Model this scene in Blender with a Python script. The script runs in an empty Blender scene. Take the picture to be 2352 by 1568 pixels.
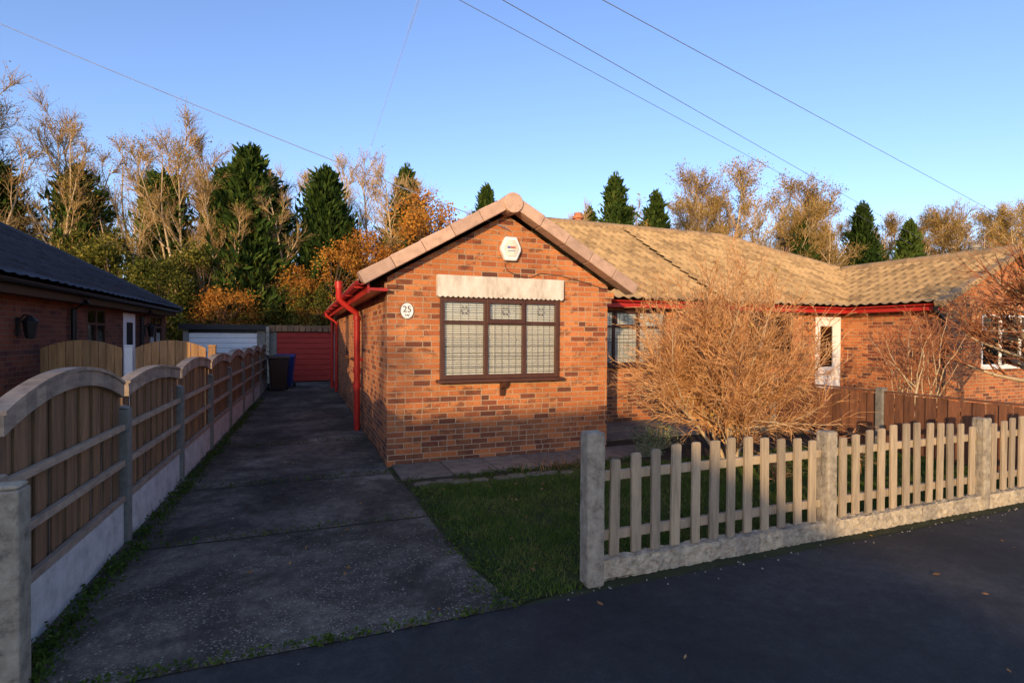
import bpy, math, random, bmesh
import numpy as np
from mathutils import Vector, Matrix
random.seed(7)
rng=np.random.default_rng(7)
S=bpy.context.scene; COL=S.collection
R=random.random
def U(a,b): return a+(b-a)*R()

# ------------------------------------------------------------------ materials
class NT:
    def __init__(s,name):
        s.m=bpy.data.materials.new(name); s.m.use_nodes=True
        s.t=s.m.node_tree; s.n=s.t.nodes; s.l=s.t.links
        s.b=s.n['Principled BSDF']; s.out=s.n['Material Output']
        s.b.inputs['Specular IOR Level'].default_value=.25
        s.tc=s.n.new('ShaderNodeTexCoord'); s.geo=s.n.new('ShaderNodeNewGeometry')
    def put(s,i,v):
        if isinstance(v,bpy.types.NodeSocket): s.l.new(v,i)
        else: i.default_value=v
    def M(s,op,a,b=0.0,c=0.0):
        n=s.n.new('ShaderNodeMath'); n.operation=op
        s.put(n.inputs[0],a); s.put(n.inputs[1],b); s.put(n.inputs[2],c); return n.outputs[0]
    def noise(s,vec,scale,detail=4,rough=.6,dist=0.0):
        n=s.n.new('ShaderNodeTexNoise'); n.inputs['Scale'].default_value=scale
        n.inputs['Detail'].default_value=detail; n.inputs['Roughness'].default_value=rough
        n.inputs['Distortion'].default_value=dist
        s.l.new(vec,n.inputs['Vector']); return n.outputs[0]
    def mapping(s,vec,scale):
        n=s.n.new('ShaderNodeMapping'); n.inputs['Scale'].default_value=scale
        s.l.new(vec,n.inputs['Vector']); return n.outputs[0]
    def ramp(s,fac,stops,interp='LINEAR'):
        n=s.n.new('ShaderNodeValToRGB'); r=n.color_ramp; r.interpolation=interp
        while len(r.elements)<len(stops): r.elements.new(.5)
        for e,(p,c) in zip(r.elements,stops):
            e.position=p; e.color=(c[0],c[1],c[2],1)
        s.l.new(fac,n.inputs[0]); return n.outputs[0]
    def mix(s,f,a,b,mode='MIX'):
        n=s.n.new('ShaderNodeMix'); n.data_type='RGBA'; n.blend_type=mode
        s.put(n.inputs[0],f)
        for k,v in ((6,a),(7,b)):
            if isinstance(v,tuple): n.inputs[k].default_value=(v+(1,))[:4]
            else: s.l.new(v,n.inputs[k])
        return n.outputs[2]
    def sep(s,vec):
        n=s.n.new('ShaderNodeSeparateXYZ'); s.l.new(vec,n.inputs[0]); return n.outputs
    def comb(s,x,y,z):
        n=s.n.new('ShaderNodeCombineXYZ'); s.put(n.inputs[0],x);s.put(n.inputs[1],y);s.put(n.inputs[2],z); return n.outputs[0]
    def white(s,vec):
        n=s.n.new('ShaderNodeTexWhiteNoise'); s.l.new(vec,n.inputs['Vector']); return n.outputs[0]
    def col(s,c): s.put(s.b.inputs['Base Color'],c if not isinstance(c,tuple) else (c+(1,))[:4])
    def rough(s,v): s.put(s.b.inputs['Roughness'],v)
    def bump(s,h,strength=.5,dist=.01):
        n=s.n.new('ShaderNodeBump'); n.inputs['Strength'].default_value=strength; n.inputs['Distance'].default_value=dist
        s.l.new(h,n.inputs['Height']); s.l.new(n.outputs[0],s.b.inputs['Normal'])

def simple(name,c1,c2=None,scale=6,rough=.8,bump=.3,stretch=(1,1,1),dist=.01,detail=6,c3=None):
    t=NT(name); c2=c2 or tuple(x*.8 for x in c1)
    v=t.mapping(t.geo.outputs['Position'],stretch)
    f=t.noise(v,scale,detail,.65)
    st=[(.3,c2),(.68,c1)]
    if c3: st=[(.25,c3),(.45,c2),(.7,c1)]
    c=t.ramp(f,st)
    ri=t.geo.outputs['Random Per Island']
    if c3: c=t.mix(1.0,c,t.ramp(ri,[(0,(.72,.72,.74)),(1,(1.18,1.13,1.06))]),'MULTIPLY')
    t.col(c); t.rough(rough)
    if bump: t.bump(t.noise(v,scale*4,5,.7),bump,dist)
    return t.m

def brickmat(name,stops,mortar,dark=1.0):
    t=NT(name); P=t.sep(t.geo.outputs['Position']); N=t.sep(t.geo.outputs['True Normal'])
    ax=t.M('GREATER_THAN',t.M('ABSOLUTE',N[0]),.6)
    u=t.M('ADD',t.M('MULTIPLY',P[0],t.M('SUBTRACT',1,ax)),t.M('MULTIPLY',P[1],ax))
    zr=t.M('DIVIDE',P[2],.0715); row=t.M('FLOOR',zr)
    jit=t.M('MULTIPLY',t.white(t.comb(row,3.1,0)),.5)
    uu=t.M('ADD',t.M('ADD',t.M('DIVIDE',u,.225),t.M('MULTIPLY',t.M('MODULO',row,2.0),.5)),t.M('MULTIPLY',jit,.25))
    c=t.M('FLOOR',uu)
    fu=t.M('FRACT',uu); fz=t.M('FRACT',zr)
    half=t.M('GREATER_THAN',t.white(t.comb(c,row,7.7)),.86)
    d1=t.M('MINIMUM',fu,t.M('SUBTRACT',1,fu))
    dh=t.M('ABSOLUTE',t.M('SUBTRACT',fu,.5))
    dh=t.M('ADD',dh,t.M('MULTIPLY',t.M('SUBTRACT',1,half),9))
    d1=t.M('MINIMUM',d1,dh)
    hid=t.M('MULTIPLY',half,t.M('GREATER_THAN',fu,.5))
    rnd=t.white(t.comb(c,row,t.M('ADD',ax,t.M('MULTIPLY',hid,5.3))))
    wob=t.M('MULTIPLY',t.M('SUBTRACT',t.noise(t.geo.outputs['Position'],30,3),.5),.05)
    mu=t.M('LESS_THAN',t.M('ADD',d1,wob),.022)
    mz=t.M('LESS_THAN',t.M('ADD',t.M('MINIMUM',fz,t.M('SUBTRACT',1,fz)),wob),.072)
    mask=t.M('MAXIMUM',mu,mz)
    bc=t.ramp(rnd,stops)
    nz=t.noise(t.geo.outputs['Position'],45,5,.7)
    bc=t.mix(1.0,bc,t.ramp(nz,[(.3,(.7,.68,.66)),(.65,(1.12,1.12,1.12))]),'MULTIPLY')
    sc=t.M('ADD',t.noise(t.mapping(t.geo.outputs['Position'],(1,1,2)),4.0,4,.7),t.M('MULTIPLY',rnd,.12))
    bc=t.mix(t.ramp(sc,[(.60,(0,0,0)),(.68,(.7,.7,.7))]),bc,(.12,.05,.032))
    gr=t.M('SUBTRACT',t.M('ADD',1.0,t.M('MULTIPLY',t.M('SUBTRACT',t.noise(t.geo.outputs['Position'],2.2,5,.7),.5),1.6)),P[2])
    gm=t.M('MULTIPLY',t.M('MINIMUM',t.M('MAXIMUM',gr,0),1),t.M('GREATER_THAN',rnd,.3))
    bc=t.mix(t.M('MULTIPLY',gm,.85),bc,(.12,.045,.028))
    big=t.noise(t.geo.outputs['Position'],.9,4,.6)
    mc=t.mix(t.noise(t.geo.outputs['Position'],12,4),mortar,tuple(x*.5 for x in mortar))
    cc=t.mix(mask,bc,mc)
    cc=t.mix(1.0,cc,t.ramp(big,[(.3,(.76*dark,)*3),(.7,(1.12*dark,)*3)]),'MULTIPLY')
    t.col(cc); t.rough(.9)
    h=t.M('ADD',t.M('MULTIPLY',t.M('SUBTRACT',1,mask),1.0),t.M('MULTIPLY',nz,.6))
    t.bump(h,.7,.008); return t.m

M={}
M['brick']=brickmat('brick_red',[(0,(.46,.145,.05)),(.35,(.54,.185,.062)),(.66,(.60,.23,.08)),(.84,(.38,.105,.042)),(.95,(.22,.07,.035)),(1,(.13,.05,.03))],(.56,.41,.26))
M['brick2']=brickmat('brick_dark_red_shaded',[(0,(.17,.055,.03)),(.4,(.21,.07,.035)),(.7,(.14,.045,.027)),(.9,(.10,.035,.027)),(1,(.06,.027,.022))],(.20,.14,.10))  # shade on the neighbouring wall is put into this darker brick colour

def tilemat(name,c1,c2,c3):
    t=NT(name); uv=t.tc.outputs['UV']; s=t.sep(uv)
    r=t.white(t.comb(t.M('FLOOR',s[0]),t.M('FLOOR',s[1]),0))
    n1=t.noise(t.geo.outputs['Position'],14,6,.7); n2=t.noise(t.geo.outputs['Position'],1.2,4)
    f=t.M('ADD',t.M('MULTIPLY',r,.35),t.M('ADD',t.M('MULTIPLY',n1,.45),t.M('MULTIPLY',n2,.3)))
    t.col(t.ramp(f,[(.3,c3),(.5,c2),(.72,c1)])); t.rough(.9)
    t.bump(t.noise(t.geo.outputs['Position'],90,4),.4,.006); return t.m
M['tile']=tilemat('roof_tile_tan',(.45,.31,.155),(.34,.23,.115),(.17,.115,.06))
M['tile_dark']=tilemat('roof_tile_slate',(.06,.065,.08),(.042,.047,.058),(.025,.027,.034))
M['coping']=simple('coping_clay',(.60,.41,.31),(.50,.34,.25),9,.85,.3,c3=(.34,.235,.18))
M['ridge']=simple('ridge_clay',(.44,.30,.16),(.32,.22,.12),7,.9,.3,c3=(.2,.14,.08))
M['red']=simple('red_gloss_paint',(.46,.03,.022),(.36,.022,.018),5,.35,.1)
M['redwood']=simple('red_painted_boards',(.42,.045,.03),(.30,.025,.02),5,.6,.3,(1,1,6))
M['brown']=simple('brown_frame',(.09,.038,.026),(.06,.026,.018),8,.45,.15)
M['white']=simple('white_paint',(.80,.79,.76),(.72,.71,.68),5,.5,.1)
M['whitewall']=simple('white_masonry_paint',(.72,.71,.69),(.55,.54,.52),7,.8,.5,dist=.006,c3=(.34,.34,.31))
M['blind']=simple('blind_slat',(.88,.86,.80),(.82,.80,.74),4,.55,0)
M['lace']=simple('weathered_board',(.74,.70,.62),(.60,.55,.47),9,.85,.4,(1,1,.4),c3=(.40,.35,.28))
M['black']=simple('black_plastic',(.02,.02,.022),(.015,.015,.016),6,.4,.1)
M['lead']=simple('lead_came',(.16,.15,.14),None,6,.6,0)
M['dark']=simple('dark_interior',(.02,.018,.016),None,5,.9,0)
M['conc']=simple('weathered_concrete',(.52,.46,.34),(.36,.31,.23),16,.95,.9,c3=(.13,.12,.09),dist=.014)
M['conc2']=simple('grey_concrete',(.28,.265,.23),(.21,.2,.17),14,.95,.6,c3=(.10,.10,.085))
M['chip']=simple('stone_chip',(.30,.28,.24),(.2,.18,.15),9,.9,.2)
M['picket']=simple('weathered_timber',(.46,.37,.25),(.33,.265,.18),7,.85,.5,(3,3,.35),c3=(.17,.145,.10))
M['board']=simple('brown_fence_board',(.31,.18,.095),(.2,.12,.065),8,.85,.5,(3,3,.3),c3=(.11,.07,.045))
M['rail']=simple('silvered_timber',(.44,.345,.255),(.31,.24,.175),7,.85,.5,(1,1,3),c3=(.18,.14,.10))
M['gate']=simple('honey_timber',(.46,.27,.12),(.33,.185,.08),6,.75,.3,(4,4,.4),c3=(.22,.12,.05))
M['darkfence']=simple('stained_fence_board',(.26,.11,.055),(.17,.075,.04),6,.8,.4,(3,3,.5),c3=(.08,.04,.025))
M['terracotta']=simple('terracotta',(.55,.2,.09),(.42,.15,.07),7,.8,.2)
M['bin_brown']=simple('bin_brown',(.05,.028,.02),None,6,.5,.1)
M['bin_blue']=simple('bin_blue',(.02,.045,.20),None,6,.45,.1)
M['bark']=simple('bark_pale',(.56,.43,.27),(.38,.28,.16),5,.9,.5,(1,1,.4))
M['bark_dark']=simple('bark_brown',(.16,.10,.06),(.09,.06,.04),5,.9,.5,(1,1,.4))
M['wire']=simple('wire_black',(.03,.03,.04),None,5,.5,0)
M['wire2']=simple('wire_grey_blue',(.20,.23,.34),None,5,.5,0)
M['signblue']=simple('sign_blue',(.10,.14,.42),None,5,.5,0)
M['signred']=simple('sign_red',(.5,.14,.12),None,5,.5,0)
M['slab']=simple('paving_slab',(.27,.225,.165),(.18,.15,.115),7,.95,.6,c3=(.09,.075,.055))
M['soil']=simple('soil',(.07,.05,.03),(.04,.03,.018),9,1,.9,dist=.03)
def glassmat():
    t=NT('window_glass'); gl=t.n.new('ShaderNodeBsdfGlossy'); gl.inputs['Roughness'].default_value=.02
    tr=t.n.new('ShaderNodeBsdfTransparent'); tr.inputs[0].default_value=(.94,.95,.95,1)
    fr=t.n.new('ShaderNodeFresnel'); fr.inputs[0].default_value=1.5
    f=t.M('ADD',t.M('MULTIPLY',fr.outputs[0],1.1),.02)
    mx=t.n.new('ShaderNodeMixShader'); t.l.new(f,mx.inputs[0]); t.l.new(tr.outputs[0],mx.inputs[1]); t.l.new(gl.outputs[0],mx.inputs[2])
    t.l.new(mx.outputs[0],t.out.inputs[0]); return t.m
M['glass']=glassmat()
def trailmat():
    t=NT('vapour_trail'); d=t.n.new('ShaderNodeBsdfDiffuse'); d.inputs[0].default_value=(.9,.9,.9,1)
    tr=t.n.new('ShaderNodeBsdfTransparent'); mx=t.n.new('ShaderNodeMixShader')
    f=t.M('MULTIPLY',t.noise(t.geo.outputs['Position'],.01,3),.20)
    t.l.new(f,mx.inputs[0]); t.l.new(tr.outputs[0],mx.inputs[1]); t.l.new(d.outputs[0],mx.inputs[2]); t.l.new(mx.outputs[0],t.out.inputs[0]); return t.m
M['trail']=trailmat()
def leafmat(name,stops,trans=.3,scale=.9):
    t=NT(name); oi=t.n.new('ShaderNodeObjectInfo')
    n=t.noise(t.geo.outputs['Position'],scale,3,.6)
    ri=t.geo.outputs['Random Per Island']
    f=t.M('ADD',t.M('ADD',t.M('MULTIPLY',n,.65),t.M('MULTIPLY',ri,.35)),t.M('MULTIPLY',t.M('SUBTRACT',oi.outputs['Random'],.5),.28))
    c=t.ramp(f,stops)
    d=t.n.new('ShaderNodeBsdfDiffuse'); tl=t.n.new('ShaderNodeBsdfTranslucent'); mx=t.n.new('ShaderNodeMixShader'); mx.inputs[0].default_value=trans
    t.l.new(c,d.inputs[0]); t.l.new(c,tl.inputs[0]); t.l.new(d.outputs[0],mx.inputs[1]); t.l.new(tl.outputs[0],mx.inputs[2])
    t.l.new(mx.outputs[0],t.out.inputs[0]); return t.m
M['twig']=leafmat('twig_golden',[(.25,(.28,.175,.08)),(.5,(.45,.30,.135)),(.75,(.62,.45,.23))],.0)
M['bushtwig']=leafmat('twig_tan',[(.3,(.24,.095,.04)),(.5,(.54,.26,.10)),(.7,(.82,.48,.22))],.1,3.5)
M['redtwig']=leafmat('twig_red_brown',[(.25,(.18,.07,.035)),(.5,(.34,.13,.06)),(.75,(.46,.21,.10))],.1,2.5)
M['gold']=leafmat('leaf_golden',[(.25,(.13,.10,.02)),(.5,(.33,.215,.04)),(.75,(.50,.33,.07))])
M['orange']=leafmat('leaf_orange',[(.25,(.22,.08,.02)),(.5,(.46,.19,.035)),(.75,(.56,.30,.06))])
M['green']=leafmat('leaf_conifer',[(.25,(.018,.036,.009)),(.5,(.042,.074,.017)),(.75,(.10,.135,.028))],.15)
M['olive']=leafmat('leaf_olive',[(.25,(.04,.055,.012)),(.5,(.14,.14,.028)),(.75,(.34,.28,.06))])
M['grass']=leafmat('grass_blade',[(.25,(.035,.055,.012)),(.45,(.075,.135,.02)),(.62,(.14,.19,.04)),(.78,(.26,.23,.08))],.35,2.2)
M['weed']=leafmat('weed_leaf',[(.2,(.03,.05,.012)),(.5,(.07,.11,.02)),(.8,(.14,.17,.04))],.3,6)
M['varieg']=leafmat('variegated_leaf',[(.2,(.08,.12,.05)),(.5,(.2,.25,.13)),(.8,(.45,.46,.32))],.2,9)
M['drybrown']=leafmat('fallen_leaf',[(.2,(.14,.06,.03)),(.5,(.28,.15,.06)),(.8,(.45,.30,.15))],.1,9)

def asphalt():
    t=NT('asphalt'); P=t.geo.outputs['Position']
    a=t.noise(P,.6,6,.65,.4); b=t.noise(P,140,3,.7); w=t.noise(P,9,6,.75)
    f=t.M('ADD',t.M('MULTIPLY',a,.5),t.M('ADD',t.M('MULTIPLY',b,.25),t.M('MULTIPLY',w,.25)))
    c=t.ramp(f,[(.34,(.016,.015,.015)),(.5,(.038,.036,.035)),(.66,(.095,.088,.078))])
    t.col(c); t.rough(.85); t.bump(t.M('ADD',b,t.M('MULTIPLY',w,.8)),.7,.007); return t.m
M['asphalt']=asphalt()
def drive():
    t=NT('old_concrete_drive'); P=t.geo.outputs['Position']; X=t.sep(P)
    a=t.noise(P,.9,6,.7,.5); w=t.noise(P,7,6,.8); b=t.noise(P,90,4,.75)
    f=t.M('ADD',t.M('MULTIPLY',a,.55),t.M('ADD',t.M('MULTIPLY',w,.3),t.M('MULTIPLY',b,.15)))
    c=t.ramp(f,[(.40,(.030,.025,.019)),(.49,(.075,.063,.048)),(.56,(.15,.127,.095)),(.64,(.33,.285,.22))])
    v=t.n.new('ShaderNodeTexVoronoi'); v.inputs['Scale'].default_value=62; t.l.new(P,v.inputs['Vector'])
    near=t.M('MAXIMUM',t.M('MINIMUM',t.M('SUBTRACT',1.0,t.M('MULTIPLY',t.M('SUBTRACT',X[1],3.2),.6)),1),.0)
    patch=t.ramp(t.noise(P,2.2,5,.7),[(.40,(0,0,0)),(.56,(1,1,1))])
    pr=t.white(v.outputs['Position'])
    thr=t.M('SUBTRACT',.992,t.M('MULTIPLY',t.M('MULTIPLY',near,patch),.85))
    sp=t.M('MULTIPLY',t.M('LESS_THAN',v.outputs['Distance'],.42),t.M('GREATER_THAN',pr,thr))
    c=t.mix(t.M('MULTIPLY',sp,.75),c,t.ramp(t.M('FRACT',t.M('MULTIPLY',pr,37)),[(0,(.12,.105,.075)),(.8,(.28,.24,.175)),(1,(.44,.39,.3))]))
    mo=t.ramp(t.noise(P,1.7,6,.7),[(.56,(0,0,0)),(.68,(.55,.55,.55))])
    c=t.mix(mo,c,(.033,.032,.018))
    yy=t.M('ADD',X[1],t.M('MULTIPLY',t.M('SUBTRACT',t.noise(P,5,4),.5),.05))
    m=None
    for yj in (4.8,6.45,8.7,11.2,13.8,16.4):
        k=t.M('LESS_THAN',t.M('ABSOLUTE',t.M('SUBTRACT',yy,yj)),.014)
        m=k if m is None else t.M('MAXIMUM',m,k)
    c=t.mix(m,c,(.02,.022,.01)); t.col(c); t.rough(.9)
    h=t.M('SUBTRACT',t.M('ADD',b,t.M('MULTIPLY',sp,.5)),t.M('MULTIPLY',m,2))
    t.bump(h,.7,.008); return t.m
M['drive']=drive()
M['ground']=simple('rough_ground',(.06,.065,.025),(.04,.045,.018),2,1,.6,c3=(.03,.025,.015),dist=.05)
M['lawn']=simple('lawn_soil',(.05,.07,.018),(.035,.045,.013),12,1,.8,c3=(.035,.026,.013),dist=.03)

# ------------------------------------------------------------------ mesh builder
class MB:
    def __init__(s): s.v=[]; s.f=[]
    def add(s,vs,fs):
        o=len(s.v); s.v+= [tuple(v) for v in vs]; s.f+=[tuple(i+o for i in f) for f in fs]
    def box(s,x0,x1,y0,y1,z0,z1,mat=None):
        vs=[(x0,y0,z0),(x1,y0,z0),(x1,y1,z0),(x0,y1,z0),(x0,y0,z1),(x1,y0,z1),(x1,y1,z1),(x0,y1,z1)]
        if mat is not None: vs=[mat@Vector(v) for v in vs]
        s.add(vs,[(0,3,2,1),(4,5,6,7),(0,1,5,4),(1,2,6,5),(2,3,7,6),(3,0,4,7)])
    def prism(s,pts,d,mat=None):
        n=len(pts); a=[Vector(p) for p in pts]; b=[p+Vector(d) for p in a]
        if mat is not None: a=[mat@p for p in a]; b=[mat@p for p in b]
        s.add(a+b,[tuple(range(n))[::-1],tuple(range(n,2*n))]+[(i,(i+1)%n,(i+1)%n+n,i+n) for i in range(n)])
    def tube(s,pts,r,n=10,caps=True):
        rs=r if isinstance(r,(list,tuple)) else [r]*len(pts)
        pts=[Vector(p) for p in pts]; rings=[]
        for i,p in enumerate(pts):
            d=(pts[min(i+1,len(pts)-1)]-pts[max(i-1,0)]).normalized()
            ref=Vector((0,0,1)) if abs(d.z)<.9 else Vector((1,0,0))
            a=d.cross(ref).normalized(); b=d.cross(a)
            rings.append([p+(a*math.cos(k*2*math.pi/n)+b*math.sin(k*2*math.pi/n))*rs[i] for k in range(n)])
        vs=[q for g in rings for q in g]; fs=[]
        for i in range(len(pts)-1):
            for k in range(n):
                fs.append((i*n+k,i*n+(k+1)%n,(i+1)*n+(k+1)%n,(i+1)*n+k))
        if caps: fs+=[tuple(range(n))[::-1],tuple(range((len(pts)-1)*n,len(pts)*n))]
        s.add(vs,fs)
ORG={}
def thing(name,label,cat,loc=(0,0,0),group=None):
    e=bpy.data.objects.new(name,None); e.empty_display_size=.3; e.location=loc
    e['label']=label; e['category']=cat
    if group: e['group']=group
    COL.objects.link(e); ORG[e.name]=Vector(loc); return e
def finish(me,mat,smooth=None):
    me.materials.append(M[mat] if isinstance(mat,str) else mat)
    if smooth:
        me.polygons.foreach_set('use_smooth',[True]*len(me.polygons))
        try: me.set_sharp_from_angle(angle=math.radians(smooth))
        except Exception: pass
def obj(name,mb,mat,parent=None,loc=None,label=None,cat=None,kind=None,group=None,smooth=None,bevel=0):
    o0=ORG[parent.name] if parent else Vector(loc or (0,0,0))
    me=bpy.data.meshes.new(name)
    me.from_pydata([tuple(Vector(v)-o0) for v in mb.v],[],mb.f)
    bm=bmesh.new(); bm.from_mesh(me); bmesh.ops.recalc_face_normals(bm,faces=bm.faces); bm.to_mesh(me); bm.free()
    finish(me,mat,smooth)
    ob=bpy.data.objects.new(name,me); COL.objects.link(ob)
    if parent: ob.parent=parent
    else: ob.location=o0
    ORG[ob.name]=o0
    if label: ob['label']=label
    if cat: ob['category']=cat
    if kind: ob['kind']=kind
    if group: ob['group']=group
    if bevel:
        b=ob.modifiers.new('bevel','BEVEL'); b.width=bevel; b.segments=2; b.limit_method='ANGLE'
    return ob
def npmesh(name,V,F):
    me=bpy.data.meshes.new(name); n=F.shape[1]
    me.vertices.add(len(V)); me.vertices.foreach_set('co',np.asarray(V,dtype=np.float32).ravel())
    me.loops.add(F.size); me.loops.foreach_set('vertex_index',F.astype(np.int32).ravel())
    me.polygons.add(len(F)); me.polygons.foreach_set('loop_start',np.arange(0,F.size,n,dtype=np.int32))
    me.update(calc_edges=True); return me
def link(name,me,parent=None,loc=(0,0,0),rot=0,scale=1,**kw):
    ob=bpy.data.objects.new(name,me); COL.objects.link(ob)
    if parent: ob.parent=parent
    ob.location=loc; ob.rotation_euler=(0,0,rot); ob.scale=(scale,)*3
    for k,v in kw.items(): ob[k]=v
    return ob

# ------------------------------------------------------------------ foliage helpers
def tubes(segs,n):
    A=np.array([[*s[0],*s[1],s[2],s[3]] for s in segs]); p0=A[:,0:3];p1=A[:,3:6];r0=A[:,6:7];r1=A[:,7:8]
    d=p1-p0; d/=np.linalg.norm(d,axis=1,keepdims=True)+1e-9
    ref=np.where(np.abs(d[:,2:3])<.9,np.array([[0,0,1.]]),np.array([[1.,0,0]]))
    a=np.cross(d,ref); a/=np.linalg.norm(a,axis=1,keepdims=True)+1e-9; b=np.cross(d,a)
    V=[]
    for k in range(n):
        o=a*math.cos(2*math.pi*k/n)+b*math.sin(2*math.pi*k/n); V.append(p0+o*r0)
    for k in range(n):
        o=a*math.cos(2*math.pi*k/n)+b*math.sin(2*math.pi*k/n); V.append(p1+o*r1)
    V=np.stack(V,1).reshape(-1,3); base=(np.arange(len(A))*2*n)[:,None]
    F=np.concatenate([base+np.array([[k,(k+1)%n,(k+1)%n+n,k+n]]) for k in range(n)],0)
    return V,F
def leafcloud(C,size,elong=1.6,dirs=None,rg=rng,dj=.5):
    C=np.asarray(C); N=len(C)
    a=rg.normal(size=(N,3))
    if dirs is not None: a=np.asarray(dirs)+a*dj*.6
    a/=np.linalg.norm(a,axis=1,keepdims=True); b=np.cross(a,rg.normal(size=(N,3))); b/=np.linalg.norm(b,axis=1,keepdims=True)
    s=(np.asarray(size)*np.ones(N))[:,None]*rg.uniform(.6,1.3,(N,1))
    V=np.stack([C-a*s*elong,C+b*s*.6,C+a*s*elong,C-b*s*.6],1).reshape(-1,3)
    return V,np.arange(N*4).reshape(-1,4)
def perp(d):
    while 1:
        r=Vector((random.gauss(0,1),random.gauss(0,1),random.gauss(0,1))); r=r-d*r.dot(d)
        if r.length>.1: return r.normalized()
def defl(d,deg): return (d+perp(d)*math.tan(math.radians(deg))).normalized()
def path(p,d,L,n,r0,r1,wob,up,segs):
    pts=[p.copy()]; q=p.copy(); ds=[d]
    for i in range(n):
        d=(d+perp(d)*wob*R()+Vector((0,0,up))).normalized()
        e=q+d*(L/n); segs.append((q.copy(),e.copy(),r0+(r1-r0)*i/n,r0+(r1-r0)*(i+1)/n)); q=e
        pts.append(q.copy()); ds.append(d)
    return pts,ds
def samp(pts,ds,t):
    x=t*(len(pts)-1); i=min(int(x),len(pts)-2); return pts[i].lerp(pts[i+1],x-i),ds[i+1]
def bare_tree(H,n1,spread,asc,r0,t0=.25,nsec=8,nter=6,leaves=0,lsize=.08,fork=False):
    th=[];cr=[];tips=[]
    tr,td=path(Vector((0,0,-.1)),Vector((U(-.08,.08),U(-.08,.08),1)).normalized(),H,12,r0,.02,.18,.05,th)
    stems=[(tr,td,1.0)]
    for k in range(3 if fork else 1):
        p,d=samp(tr,td,U(.08,.3)); pp,dd=path(p,defl(d,U(12,24)),H*U(.55,.8),9,r0*.6,.015,.16,.08,th); stems.append((pp,dd,.7))
    for i in range(n1):
        st=stems[0] if R()<.5 else random.choice(stems)
        t=t0+(1-t0)*(i+R())/n1; t=min(t,.985)
        p,d=samp(st[0],st[1],t); L=spread*st[2]*(1.15-.75*t)*U(.6,1.2)
        a,ad=path(p,defl(d,asc*U(.7,1.3)),L,5,.045*(1.15-t)+.012,.01,.22,.10,th)
        for j in range(nsec):
            q,e=samp(a,ad,U(.2,1)); L2=L*U(.25,.5)
            b,bd=path(q,defl(e,U(20,45)),L2,3,.015,.008,.25,.10,cr)
            for k in range(nter):
                q2,e2=samp(b,bd,U(.15,1)); c,cd=path(q2,defl(e2,U(18,45)),U(.3,.75),2,.0085,.0045,.2,.06,cr)
                tips.append(c[-1]); tips.append(c[1])
    V1,F1=tubes(th,5); V2,F2=tubes(cr,3)
    tm=npmesh('trunk',V1,F1); cm=npmesh('crown',V2,F2); lm=None
    if leaves:
        T=np.array([tuple(t) for t in tips]); idx=rng.integers(0,len(T),leaves)
        C=T[idx]+rng.normal(scale=.12,size=(leaves,3)); lm=npmesh('leaves',*leafcloud(C,lsize,1.1))
    return tm,cm,lm
def conifer(H,Rm,nb=320,nl=36,ls=.12,pw=.75):
    th=[];path(Vector((0,0,-.1)),Vector((0,0,1)),H*.97,8,.16,.01,.02,.1,th)
    C=[];D=[]
    for i in range(nb):
        t=(i+R())/nb; z=H*(.04+.95*t); az=R()*2*math.pi
        rr=Rm*(1-t)**pw*U(.5,1.2)*(1+.22*math.sin(az*3+t*9)) +.06
        o=Vector((math.cos(az),math.sin(az),.0)); up=U(.3,.9)
        for k in range(nl):
            s=R()**.6; p=Vector((0,0,z))+o*rr*s+Vector((0,0,rr*s*s*up)); sp=.10+.16*s*rr/2
            C.append(p+Vector((random.gauss(0,sp),random.gauss(0,sp),random.gauss(0,sp))))
            D.append((o.x*.6,o.y*.6,.7))
    for k in range(60): C.append(Vector((random.gauss(0,.06),random.gauss(0,.06),H*U(.93,1.03))));D.append((0,0,1))
    V,F=leafcloud(np.array([tuple(c) for c in C]),ls,2.0,D)
    return npmesh('trunk',*tubes(th,6)),npmesh('crown',V,F)
def leafy(H,Rm,nclump,nl,ls,zlow=.2):
    th=[];C=[]
    tr,td=path(Vector((0,0,-.1)),Vector((0,0,1)),H*.85,7,.03*H/2+.03,.02,.15,.05,th)
    for i in range(nclump):
        az=R()*2*math.pi; t=U(zlow,1); z=H*t; rr=Rm*math.sqrt(max(.05,1-((t-.5)/.58)**2))*R()**.45
        c=Vector((math.cos(az)*rr,math.sin(az)*rr,z)); p,d=samp(tr,td,max(0,min(.95,t*.8-.05)))
        dd=(c-p); path(p,dd.normalized(),dd.length,3,.03,.008,.1,0,th)
        sc=U(.13,.26)*Rm*.8
        for k in range(nl): C.append(c+Vector((random.gauss(0,sc),random.gauss(0,sc),random.gauss(0,sc*.8))))
    V,F=leafcloud(np.array([tuple(c) for c in C]),ls,1.2)
    return npmesh('trunk',*tubes(th,5)),npmesh('crown',V,F)

# ------------------------------------------------------------------ ground and paving
def sheet(name,pts,z,mat,kind='structure'):
    mb=MB(); mb.add([(x,y,z) for x,y in pts],[tuple(range(len(pts)))])
    return obj(name,mb,mat,kind=kind)
def rect(x0,x1,y0,y1): return [(x0,y0),(x1,y0),(x1,y1),(x0,y1)]
sheet('ground',rect(-500,500,-400,700),0,'ground')
sheet('pavement',rect(-80,80,-1.6,3.0),.004,'asphalt')
sheet('road',rect(-80,80,-9,-1.6),.002,'asphalt')
drv=[(-1.36,3.0),(1.24,3.0),(1.14,3.5),(1.08,4.4),(1.06,6.0),(1.0,6.0),(1.0,20.1),(-1.02,20.1)]
sheet('driveway',drv,.008,'drive')
sheet('neighbour_driveway',[(-3.5,3.0),(-1.5,3.0),(-1.16,20),(-3.5,20)],.006,'slab')
sheet('lawn',[(1.25,3.02),(1.74,3.10),(7.86,3.24),(7.86,5.75),(1.12,5.75),(1.12,4.4),(1.18,3.5)],.012,'lawn')
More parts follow.
